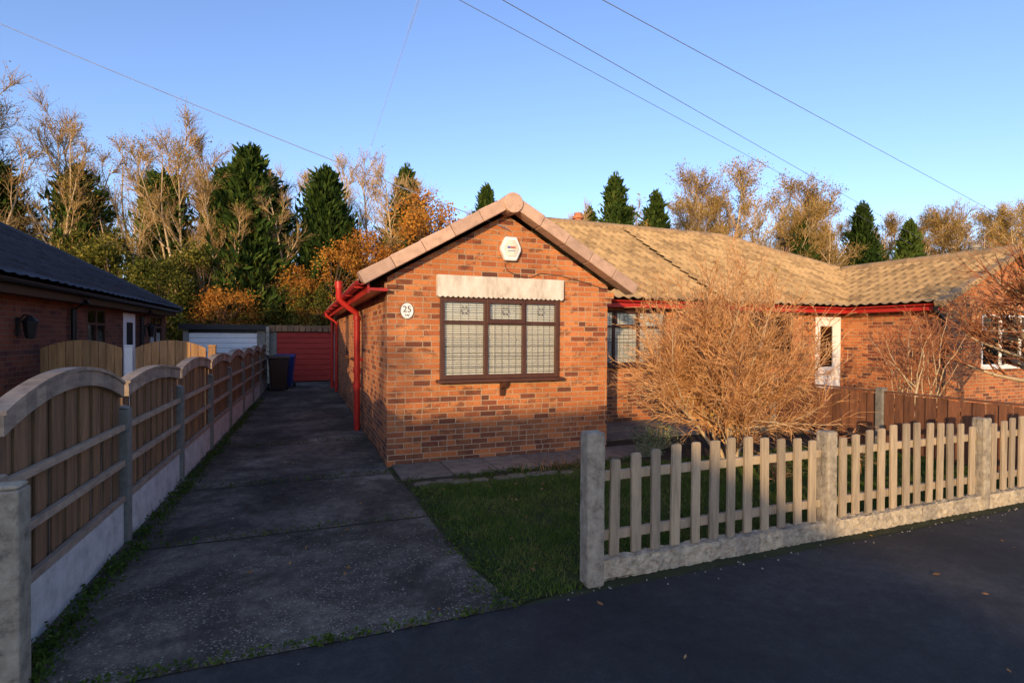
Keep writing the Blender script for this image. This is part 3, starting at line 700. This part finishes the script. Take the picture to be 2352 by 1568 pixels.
# ---------------- unseen bungalow added across the road (roof shaped for the long low-sun shadow)
K=thing('brick_bungalow','unseen brick bungalow added across the road, hipped roof shaped for its shadow','house',(-20,-16.5,0))
mb=MB(); mb.box(-33,-8.9,-20,-13,0,2.7); obj('wall',mb,'brick2',parent=K)
mb=MB(); x0,x1=-33.3,-8.6; RK=5.42; vs=[(x0,-20.3,2.6),(x1,-20.3,2.6),(x1,-12.7,2.6),(x0,-12.7,2.6),(x0+4,-16.5,RK),(x1-4,-16.5,RK)]
mb.add(vs,[(0,1,5,4),(1,2,5),(2,3,4,5),(3,0,4),(3,2,1,0)]); rf=obj('roof',mb,'ridge',parent=K)

# ------------------------------------------------------------------ garages
def flute(mb,x0,x1,y,z0,z1,n):
    for i in range(n):
        a=z0+(z1-z0)*i/n; b=z0+(z1-z0)*(i+1)/n
        mb.prism([(x0,y,a+.006),(x0,y-.012,a+.012),(x0,y-.018,b-.012),(x0,y,b-.002),(x0,y+.03,b-.002),(x0,y+.03,a+.006)],(x1-x0,0,0))
g=thing('garage','small concrete garage with red up-and-over door','garage',(0,20.3,0))
mb=MB(); mb.box(-1.0,-.78,20.1,26,0,1.86); mb.box(1.02,1.25,20.1,26,0,1.86); mb.box(-.78,1.02,25.9,26,0,1.86); obj('wall',mb,'conc2',parent=g)
mb=MB(); flute(mb,-.77,1.01,20.12,.03,1.74,9); obj('door',mb,'redwood',parent=g)
mb=MB(); mb.box(-1.05,1.3,20.02,26.1,1.87,1.97)
for i in range(12): mb.box(-.99+.19*i,-.99+.19*i+.17,20.0,20.018,1.76,1.975)
obj('roof',mb,'board',parent=g)
g=thing('garage','garage with white up-and-over door and flat dark roof','garage',(-2.4,20.3,0))
mb=MB(); mb.box(-3.55,-3.4,20.0,25,0,1.8); mb.box(-1.38,-1.12,20.0,25,0,1.8); mb.box(-3.4,-1.38,24.9,25,0,1.8); obj('wall',mb,'conc2',parent=g)
mb=MB(); flute(mb,-3.39,-1.39,20.05,.03,1.70,10); obj('door',mb,'white',parent=g)
mb=MB(); mb.box(-3.65,-1.08,19.85,25.1,1.81,1.98); mb.box(-3.39,-1.39,20.03,20.1,1.71,1.80); obj('roof',mb,'black',parent=g)
mb=MB()
for i in range(9): mb.box(-1.10,-1.0,19.82,20.06,.0+.215*i,.205+.215*i)
obj('block_pier',mb,'conc',loc=(-1.05,20,0),label='rough stone block pier between two garages',cat='pier',bevel=.012)

# ------------------------------------------------------------------ left fence
fdir=Vector((.0235,1,0)).normalized()
def FT(y0):
    o=Vector((fx(y0),y0,0)); s=Vector((fdir.y,-fdir.x,0))
    return Matrix(((fdir.x,s.x,0,o.x),(fdir.y,s.y,0,o.y),(0,0,1,0),(0,0,0,1)))
FE=thing('panel_fence','arched timber fence panels between concrete posts on white gravel boards','fence',(fx(3.2),3.2,0))
sp=1.83; ys=[3.22+sp*i for i in range(9)]
for i,y in enumerate(ys):
    T=FT(y); m=MB(); hh=1.06
    if i==0:
        m.box(-1.30,-1.17,3.02,3.14,0,.95); m.prism([(-1.295,3.025,.951),(-1.175,3.025,.951),(-1.175,3.135,.951),(-1.295,3.135,.951)],(0,0,.02))
    else:
        m.box(-.05,.05,-.055,.055,0,hh,T); m.prism([(-.05,-.055,hh+.002),(-.05,.055,hh+.002),(-.05,.0,hh+.03)],(.1,0,0),T)
    obj('post',m,'conc' if i==0 else 'conc2',parent=FE,bevel=.01)
    if i==0:
        m=MB(); m.box(-.06,.045,-.05,.05,0,.98,T); obj('end_post',m,'rail',parent=FE,bevel=.008)
    if i==len(ys)-1: break
    L=sp-.11; x0=.055; pk=1.42 if i==0 else U(1.33,1.37); en=1.26
    def top(t): return en+(pk-en)*(1-(2*t-1)**2)
    m=MB(); m.box(x0,x0+L,-.02,.025,.0,.33,T); obj('gravel_board',m,'whitewall',parent=FE,bevel=.004)
    m=MB(); n=17
    for k in range(n):
        a=x0+L*k/n; w=L/n; j=U(-.003,.003); tt=top(min(1,(k+.5)/n))-.02
        if k%2==0: m.prism([(a-.012,-.006+j,.336),(a+w+.012,-.006+j,.336),(a+w+.012,-.006+j,tt),(a-.012,-.006+j,tt)],(0,-.014,0),T)
        else: m.prism([(a,-.024+j,.336),(a+w,-.024+j,.336),(a+w,-.024+j,tt),(a,-.024+j,tt)],(0,-.014,0),T)
    P_=obj('panel',m,'board',parent=FE,bevel=.002)
    m=MB()
    for z in (.345,.62,.90): m.box(x0,x0+L,.001,.038,z,z+.045,T)
    m.box(x0,x0+.03,-.004,.02,.39,.615,T)
    obj('rail',m,'rail',parent=P_,bevel=.003)
    m=MB(); q=16
    for k in range(q):
        t0=k/q;t1=(k+1)/q
        m.prism([(x0+L*t0,-.004,top(t0)-.105),(x0+L*t1,-.004,top(t1)-.105),(x0+L*t1,-.004,top(t1)-.005),(x0+L*t0,-.004,top(t0)-.005)],(0,.034,0),T)
        m.prism([(x0+L*t0,-.05,top(t0)-.004),(x0+L*t1,-.05,top(t1)-.004),(x0+L*t1,-.05,top(t1)+.018),(x0+L*t0,-.05,top(t0)+.018)],(0,.09,0),T)
    obj('arched_trim',m,'rail',parent=P_)

def gate(x0,x1,label):
    g=thing('garden_gate',label,'gate',((x0+x1)/2,9.4,0),group='gates across the neighbouring drive')
    m=MB(); n=int((x1-x0)/.095)
    def tp(t): return 1.44+.12*(1-(2*t-1)**2)
    for k in range(n):
        a=x0+(x1-x0)*k/n; b=x0+(x1-x0)*(k+1)/n-.006; e=.005*(k%2)
        m.prism([(a,9.4+e,.06),(b,9.4+e,.06),(b,9.4+e,tp((k+1)/n)),(a,9.4+e,tp(k/n))],(0,.016,0))
    bo_=obj('boards',m,'gate',parent=g,bevel=.002)
    for z in (.25,.8,1.3):
        m=MB(); m.box(x0,x1,9.424,9.46,z,z+.09); obj('ledge',m,'gate',parent=g)
gate(-3.40,-2.44,'honey timber garden gate with gently arched top'); gate(-2.28,-1.36,'honey timber garden gate with gently arched top')
for x,mt,lb in ((-2.36,'white','white gate post between two timber gates'),(-1.28,'gate','square timber gate post beside the fence')):
    m=MB(); m.box(x-.05,x+.05,9.38,9.48,0,1.46); m.prism([(x-.055,9.375,1.462),(x+.055,9.375,1.462),(x+.055,9.485,1.462),(x-.055,9.485,1.462)],(0,0,.025)); obj('gate_post',m,mt,loc=(x,9.43,0),label=lb,cat='post',bevel=.004)

# ------------------------------------------------------------------ picket fence
def rough(ob,amp,sc,lev=4):
    s=ob.modifiers.new('sub','SUBSURF'); s.subdivision_type='SIMPLE'; s.levels=lev; s.render_levels=lev
    tx=bpy.data.textures.new('rough','CLOUDS'); tx.noise_scale=sc; tx.noise_depth=3
    d=ob.modifiers.new('disp','DISPLACE'); d.texture=tx; d.strength=amp; d.mid_level=.5; d.texture_coords='GLOBAL'
PF=thing('picket_fence','weathered bow-top picket fence with concrete posts along the pavement','fence',(1.8,3.17,0))
xs=[4.05,6.15,8.25]
m=MB(); m.prism([(1.735,3.045,0),(1.865,3.04,0),(1.87,3.165,0),(1.74,3.17,0)],(0,0,1.02))
o=obj('post',m,'conc',parent=PF,bevel=.018,label='tall rough concrete gate post'); rough(o,.014,.05)
for x in xs:
    m=MB(); m.box(x-.055,x+.055,3.10,3.22,0,.88); o=obj('post',m,'conc',parent=PF,bevel=.016); rough(o,.012,.05)
xa=[1.87]+[x+.055 for x in xs[:-1]]; xb=[x-.055 for x in xs]
for a,b in zip(xa,xb):
    m=MB(); n=9
    for k in range(n):
        p=a+(b-a)*k/n; q=a+(b-a)*(k+1)/n
        m.box(p,q+.002,3.115,3.20,0,.137)
    o=obj('gravel_board',m,'conc',parent=PF); rough(o,.036,.035,lev=4)
    m=MB()
    m.box(a,b,3.168,3.205,.25,.315); m.box(a,b,3.168,3.205,.66,.725); 
    if a<2: m.box(a+.002,a+.035,3.13,3.167,.14,.84)
    pn=obj('panel_rails',m,'picket',parent=PF,bevel=.004)
    m=MB(); n=12
    for k in range(n):
        t=(k+.5)/n; c=a+.05+(b-a-.08)*t+U(-.007,.007); w=.038+U(-.003,.003); h=.80+.085*(1-(2*t-1)**2)+U(-.008,.008); l=U(-.011,.011); y=3.142+U(-.003,.003); z0=.140+U(0,.014)
        m.prism([(c-w,y,z0),(c+w,y,z0),(c+w+l,y,h-.014),(c+w*.8+l,y,h-.003),(c+l,y,h),(c-w*.8+l,y,h-.003),(c-w+l,y,h-.014)],(0,.022,0))
    obj('pickets',m,'picket',parent=PF,bevel=.003)

Q=thing('garden_fence','low brown stained fence with concrete posts between front gardens','fence',(7.9,3.3,0))
for a in (3.4,5.3,7.2):
    m=MB(); m.box(7.84,7.95,a-.055,a+.055,0,.92); obj('post',m,'conc2',parent=Q,bevel=.01)
for a,b in ((3.46,5.24),(5.36,7.14),(7.26,8.88)):
    m=MB(); n=13
    for k in range(n):
        p=a+(b-a)*k/n; e=.014*(k%2); m.box(7.872+e,7.884+e,p+.004,p+(b-a)/n-.004,.04,.84+U(-.01,.01))
    m.box(7.90,7.93,a,b,.2,.25); m.box(7.90,7.93,a,b,.65,.70); m.box(7.86,7.925,a,b,.855,.88)
    obj('panel',m,'darkfence',parent=Q)

# ------------------------------------------------------------------ bins
def bin_(x,y,mat,label,rz,lid=None):
    T=Matrix.Translation((x,y,0))@Matrix.Rotation(rz,4,'Z'); b=thing('wheelie_bin',label,'bin',(x,y,0))
    m=MB(); lo=[(-.2,-.2,.06),(.2,-.2,.06),(.2,.22,.06),(-.2,.22,.06)]; hi=[(-.27,-.3,.95),(.27,-.3,.95),(.27,.28,.95),(-.27,.28,.95)]
    m.add([T@Vector(v) for v in lo+hi],[(3,2,1,0),(4,5,6,7),(0,1,5,4),(1,2,6,5),(2,3,7,6),(3,0,4,7)])
    m.box(-.29,.29,-.32,.29,.93,.955,T); bd=obj('body',m,mat,parent=b,bevel=.02)
    m=MB(); m.prism([(-.3,-.34,.96),(-.3,.3,.98),(-.3,.3,1.02),(-.3,0,1.05),(-.3,-.34,.99)],(.6,0,0),T); m.box(-.25,.25,.3,.36,.97,1.0,T); obj('lid',m,lid or mat,parent=b,bevel=.012)
    for sx in (-.25,.25):
        m=MB(); m.tube([T@Vector((sx-.03,.22,.1)),T@Vector((sx+.03,.22,.1))],.1,16); obj('wheel',m,'black',parent=b)
bin_(-.62,17.2,'bin_brown','dark brown wheelie bin standing on the drive by the fence',.1)
bin_(-.46,18.1,'bin_blue','dark blue wheelie bin behind a brown bin',-.1)

# ------------------------------------------------------------------ plants
def mk(ms,mats):
    for m,t in zip(ms,mats):
        if m is not None: m.materials.append(M[t])
    return ms
def plant(ms,x,y,s,label,cat='tree',name='tree',group='trees in the wood behind the houses',rz=None,sz=None):
    e=thing(name,label,cat,(x,y,0),group=group); rz=R()*6.28 if rz is None else rz
    e.rotation_euler=(0,0,rz); e.scale=(s,s,sz or s)
    for m,n in zip(ms,('trunk','crown','leaves')):
        if m is None: continue
        o=bpy.data.objects.new(n,m); COL.objects.link(o); o.parent=e if n!='leaves' else cr
        if n=='crown': cr=o
    return e
bt=[mk(bare_tree(12,34,3.1,36,.16,.26,8,7,leaves=(2400,600,1900,1200)[i],lsize=.045,fork=(i%2==0)),('bark','twig','gold')) for i in range(4)]
bd=[mk(bare_tree(12,60,3.8,36,.17,.12,9,9,leaves=9000,lsize=.055,fork=True),('bark','twig','gold')) for i in range(2)]
bw=[mk(bare_tree(11,26,2.6,34,.10,.3,8,6,leaves=0,fork=False),('bark','twig')) for i in range(2)]
cf=[mk(conifer(10.5,2.2),('bark_dark','green')) for i in range(2)]
cc=[mk(conifer(10.5,1.9,320,38,.12,.45),('bark_dark','green')) for i in range(2)]
lo_=mk(leafy(9,2.3,70,110,.075,.15),('bark_dark','orange')); lo2=mk(leafy(6,1.9,60,120,.07,.08),('bark_dark','olive')); lo3=mk(leafy(5.5,2.0,60,110,.07,.05),('bark_dark','orange'))
LB='tall slender bare tree with golden twigs catching low sun'; LD='broad autumn tree with golden-brown leaves and dense twigs'; LC='dark green conifer with ragged pointed crown'
LW='thin leafless tree with fine pale twigs'
for i,(x,y,h) in enumerate([(-13.5,28,12.0),(-12.4,26,11.8),(-11.0,25,10.6),(-10.0,27,10.8),(-8.9,25.5,10.0),(-8.0,27,10.6),(-6.6,25,8.8),(-5.4,27,11.8),(-4.6,25,9.6),(-3.6,28.5,11.2),(-2.9,25,8.2),(-.7,25.5,8.2),(.3,30,10.2),(2.2,28.5,11.2),(3.0,27,10.8),(4.1,28,10.2),(-7.0,30,11)]):
    plant(bt[i%4],x,y,h/12.9,LB)
for x,y,h in [(3.3,29,10.9),(4.6,31,10.8),(7.6,28,9.6),(8.6,31,9.8),(14,28,9.4),(-1.2,31,9.5),(6.6,31,9.2),(53,31,13),(47,29,12.5),(28.5,27,12.0),(42,31,12.0),(-.1,29,9.6)]:
    plant(random.choice(bw),x,y,h/11.5,LW)
for i,(x,y,h) in enumerate([(23.4,27,11.6),(24.9,28,12.4),(26.6,30,11.8),(28.6,29,11.2),(30.2,27,10.4),(32.6,27.5,12.0),(34.4,28,12.8),(36.4,29,11.9),(39.6,30,11.2),(41.5,29,11.2),(46,29,11.4),(49,28.5,12.0),(52,28,12.4),(55,29,13.0),(58,27,13.2),(61,29,13.6),(64,30,14),(21.8,31,10.2)]):
    plant(bd[i%2],x,y,h/12.8,LD)
for i,(x,y,h) in enumerate([(-13.4,24.8,11.6),(-10.6,26,8.0),(-8.2,26,8.2),(-5.2,25.5,8.2),(-2.0,25,9.5),(-1.3,26.2,8.6),(-2.9,26,8.8),(1.05,26,9.2),(1.6,27.5,8.2)]):
    plant(cc[i%2],x,y,h/10.7,LC)
for i,(x,y,h) in enumerate([(5.1,28.0,10.4),(9.7,28.5,10.0),(17.7,28,11.4),(16.8,29.5,9.6),(18.9,29.5,9.6),(21.0,28.5,10.8),(38.0,27.0,11.4),(43.3,27.0,10.6),(31.4,26.5,9.6)]):
    plant(cf[i%2],x,y,h/10.7,LC)
for x,y,h in [(5.6,25.5,8.6),(6.4,26.5,7.2),(1.7,24.5,5.8),(-.1,24.5,4.6),(3.0,25,6.4)]:
    plant(lo_,x,y,h/9.4,'autumn tree with orange leaves in front of conifers')
for i,(x,y,h) in enumerate([(-12,23.5,4.2),(-9.8,24,4.4),(-8,23.5,4.8),(-6.4,24,5.0),(-5,23,4.4),(-3.6,24.0,5.0),(-2.6,22.8,3.6),(-1.2,24.5,4.6),(.4,24,3.6),(1.5,28,4.4),(3.2,27,4.6),(2.6,22.5,3.4),(-13.5,26,6),(-7.2,25.5,5.6),(-4.5,26,5.4),(5,23,3.8)]):
    plant(lo2 if i%6 else lo3,x,y,h/6.2,'dense shrub with olive and yellowing leaves','shrub','shrub',group='shrubs behind the garages')
C=[]
for i in range(900):
    x=U(-45,110); y=U(38,52); hh=U(5,8)+(3.0 if x>28 else 0)
    for k in range(40): C.append((x+random.gauss(0,1.2),y+random.gauss(0,1),abs(random.gauss(hh*.5,hh*.25))))
me=npmesh('distant_wood',*leafcloud(np.array(C),.16,1.3)); me.materials.append(M['gold']); link('distant_wood',me,kind='stuff')
for x,y,h in [(-14.5,-10.6,6.4),(-12.6,-11.2,5.6),(-16.4,-11.4,6.0)]:  # unseen trees added to break up the shadow edge on the gable wall
    plant(bw[0],x,y,h/11,'unseen bare tree added across the road to roughen the wall shadow',group='unseen trees added across the road for their shadow')

def twigbush(n,Rx,Hh,nt,ns,rl=.011,low=12,rt=.0042,stems=7,lf=(.62,1.08)):
    th=[];cr=[];st=[]
    for i in range(stems):
        az=i*6.283/stems+U(-.3,.3); st.append(path(Vector((math.cos(az)*.06,math.sin(az)*.06,-.05)),Vector((math.cos(az)*U(.15,.5),math.sin(az)*U(.15,.5),1)).normalized(),U(.7,1.2),6,U(.022,.042),.016,.22,.03,th))
    for i in range(n):
        p0,d0=samp(*random.choice(st),U(.25,1)); az=R()*6.283; el=math.radians(low+(90-low)*R()**.75); d=Vector((math.cos(az)*math.cos(el),math.sin(az)*math.cos(el),math.sin(el)))
        a_=d.x*d.x/Rx**2+d.y*d.y/Rx**2+d.z*d.z/Hh**2; b_=2*(p0.x*d.x/Rx**2+p0.y*d.y/Rx**2+(p0.z-.2)*d.z/Hh**2); c_=p0.x**2/Rx**2+p0.y**2/Rx**2+(p0.z-.2)**2/Hh**2-1
        L=(-b_+math.sqrt(max(.01,b_*b_-4*a_*c_)))/(2*a_)*U(*lf); L=max(.3,L)
        a,ad=path(p0,defl(d,14),L,8,rl*U(.6,1.2),.0035,.30,.03,th if i<30 else cr)
        for j in range(nt):
            q,e=samp(a,ad,.22+.78*R()**.8); b,bd_=path(q,defl(e,U(15,55)),U(.15,.5),4,rt,rt*.6,.32,.05,cr)
            for k in range(ns):
                q2,e2=samp(b,bd_,R()); path(q2,defl(e2,U(20,60)),U(.06,.24),2,rt*.7,rt*.45,.35,.03,cr)
    return npmesh('trunk',*tubes(th,5)),npmesh('crown',*tubes(cr,3))
tb=mk(twigbush(150,1.32,2.5,15,5,low=4,lf=(.62,1.10),rt=.0046),('bark','bushtwig'))
bo=plant(tb,5.25,5.5,1.0,'large leafless shrub with a mass of orange-tan twigs on the lawn','shrub','twiggy_shrub',group='front garden plants',rz=0)
C=np.array([(random.gauss(0,.5),random.gauss(0,.4),abs(random.gauss(1.5,.6))) for _ in range(120)]); me=npmesh('leaves',*leafcloud(C,.025,1.4)); me.materials.append(M['gold']); o=bpy.data.objects.new('leaves',me); COL.objects.link(o); o.parent=bo
tb2=mk(twigbush(24,.75,1.75,9,3,low=35,rl=.012,stems=3,rt=.006),('bark','redtwig'))
plant(tb2,9.0,5.6,1.05,'small bare reddish shrub in front of brick wall','shrub','twiggy_shrub',group='front garden plants')
rt=mk(bare_tree(2.9,26,1.4,65,.05,.35,7,4,leaves=3200,lsize=.02,fork=True),('bark','redtwig','drybrown'))
plant(rt,11.3,4.9,.95,'small spreading tree with reddish-brown withered leaves','tree','tree',group='front garden plants')
th=[];C=[]
for i in range(40):
    az=R()*6.28; d=Vector((math.cos(az)*.8,math.sin(az)*.8,U(.3,1))).normalized(); a,_=path(Vector((0,0,0)),d,U(.25,.48),4,.005,.002,.2,0,th)
    for k in range(34): C.append(tuple(a[1+int(R()*3.99)]+Vector((random.gauss(0,.035),random.gauss(0,.035),random.gauss(0,.03)))))
vs=mk((npmesh('trunk',*tubes(th,3)),npmesh('crown',*leafcloud(np.array(C),.016,1.2))),('bark','varieg'))
plant(vs,4.85,6.5,1.0,'low variegated evergreen shrub beside the path','shrub','small_shrub',group='front garden plants')
plant(vs,4.45,6.15,.6,'low variegated evergreen shrub beside the path','shrub','small_shrub',group='front garden plants')
th=[]
for i in range(90):
    p=Vector((U(2.4,3.6),U(5.82,6.05),0)); path(p,Vector((U(-.6,.6),U(-.6,.6),1)).normalized(),U(.08,.24),3,.003,.0015,.2,0,th)
me=npmesh('dry_stems',*tubes(th,3)); me.materials.append(M['bushtwig']); link('dry_stems',me,kind='stuff')

# ------------------------------------------------------------------ overhead wires
def wirething(p0,p1,sag,r,label):
    p0=Vector(p0);p1=Vector(p1);m=MB(); pts=[]
    for i in range(25):
        t=i/24; p=p0.lerp(p1,t); p.z-=sag*4*t*(1-t); pts.append(p)
    m.tube(pts,r,6); obj('overhead_cable',m,'wire2',loc=tuple(p0),label=label,cat='cable',group='overhead cables')
lab='thin dark overhead cable crossing the sky'
wirething((-9.5,13.5,9.1),(2.6,6.72,3.08),.12,.006,'overhead cable running down to the gable peak')
# level service cables between street poles, 6.3 m up
for a,b,r in (((-12.82,1.64),(33.6,20.03),.005),((-11.99,.98),(35.3,19.37),.006),((-16.0,-2.9),(54.0,16.9),.006)): pass
def wz(zc,lat,h): return (.93*lat+.3665*zc,-.3665*lat+.93*zc,h)
def line(u0,v0,u1,v1,h):
    z0=(h-1.65)*1230/(771-v0); z1=(h-1.65)*1230/(774-v1)
    a=Vector(wz(z0,(u0-1176)/1230*z0,h)); b=Vector(wz(z1,(u1-1176)/1230*z1,h)); d=b-a
    return a-d*.8,b+d*1.6
for args,r in (((1040,0,1770,390,6.3),.005),((1140,0,1840,395,6.3),.006),((1370,0,2250,470,6.3),.006)):
    a,b=line(*args); wirething(a,b,.0,r,lab)
mb=MB(); mb.tube([(305,1400,940),(324,2773,940)],5,8); obj('vapour_trail',mb,'trail',kind='structure')

# ------------------------------------------------------------------ light, sky, camera
SE=9.5; SA=36.0
w=bpy.data.worlds.new('World'); S.world=w; w.use_nodes=True
nt=w.node_tree; sky=nt.nodes.new('ShaderNodeTexSky'); sky.sky_type='NISHITA'; sky.sun_disc=False
sky.sun_elevation=math.radians(SE); sky.sun_rotation=math.radians(180+SA); sky.altitude=0; sky.air_density=1.0; sky.dust_density=.7; sky.ozone_density=2.2
bg=nt.nodes['Background']; mx=nt.nodes.new('ShaderNodeMix'); mx.data_type='RGBA'; mx.blend_type='MULTIPLY'; mx.inputs[0].default_value=1
mx.inputs[7].default_value=(1.0,.97,1.2,1); nt.links.new(sky.outputs[0],mx.inputs[6]); nt.links.new(mx.outputs[2],bg.inputs[0]); bg.inputs[1].default_value=.30
sl=bpy.data.lights.new('sun','SUN'); sl.energy=5; sl.angle=math.radians(.5); sl.color=(1,.70,.37)
so=bpy.data.objects.new('sun',sl); COL.objects.link(so); c=math.cos(math.radians(SE))
so.rotation_euler=Vector((math.sin(math.radians(SA))*c,math.cos(math.radians(SA))*c,-math.sin(math.radians(SE)))).to_track_quat('-Z','Y').to_euler()
cam=bpy.data.cameras.new('camera'); co=bpy.data.objects.new('camera',cam); COL.objects.link(co); S.camera=co
cam.lens=18.83; cam.sensor_width=36; cam.clip_end=6000; cam.clip_start=.05
co.matrix_world=Matrix.Translation((0,0,1.65))@Matrix.Rotation(math.radians(-21.5),4,'Z')@Matrix.Rotation(math.radians(90-.6),4,'X')@Matrix.Rotation(math.radians(.29),4,'Z')
S.view_settings.view_transform='Standard'; S.view_settings.look='None'; S.view_settings.exposure=0
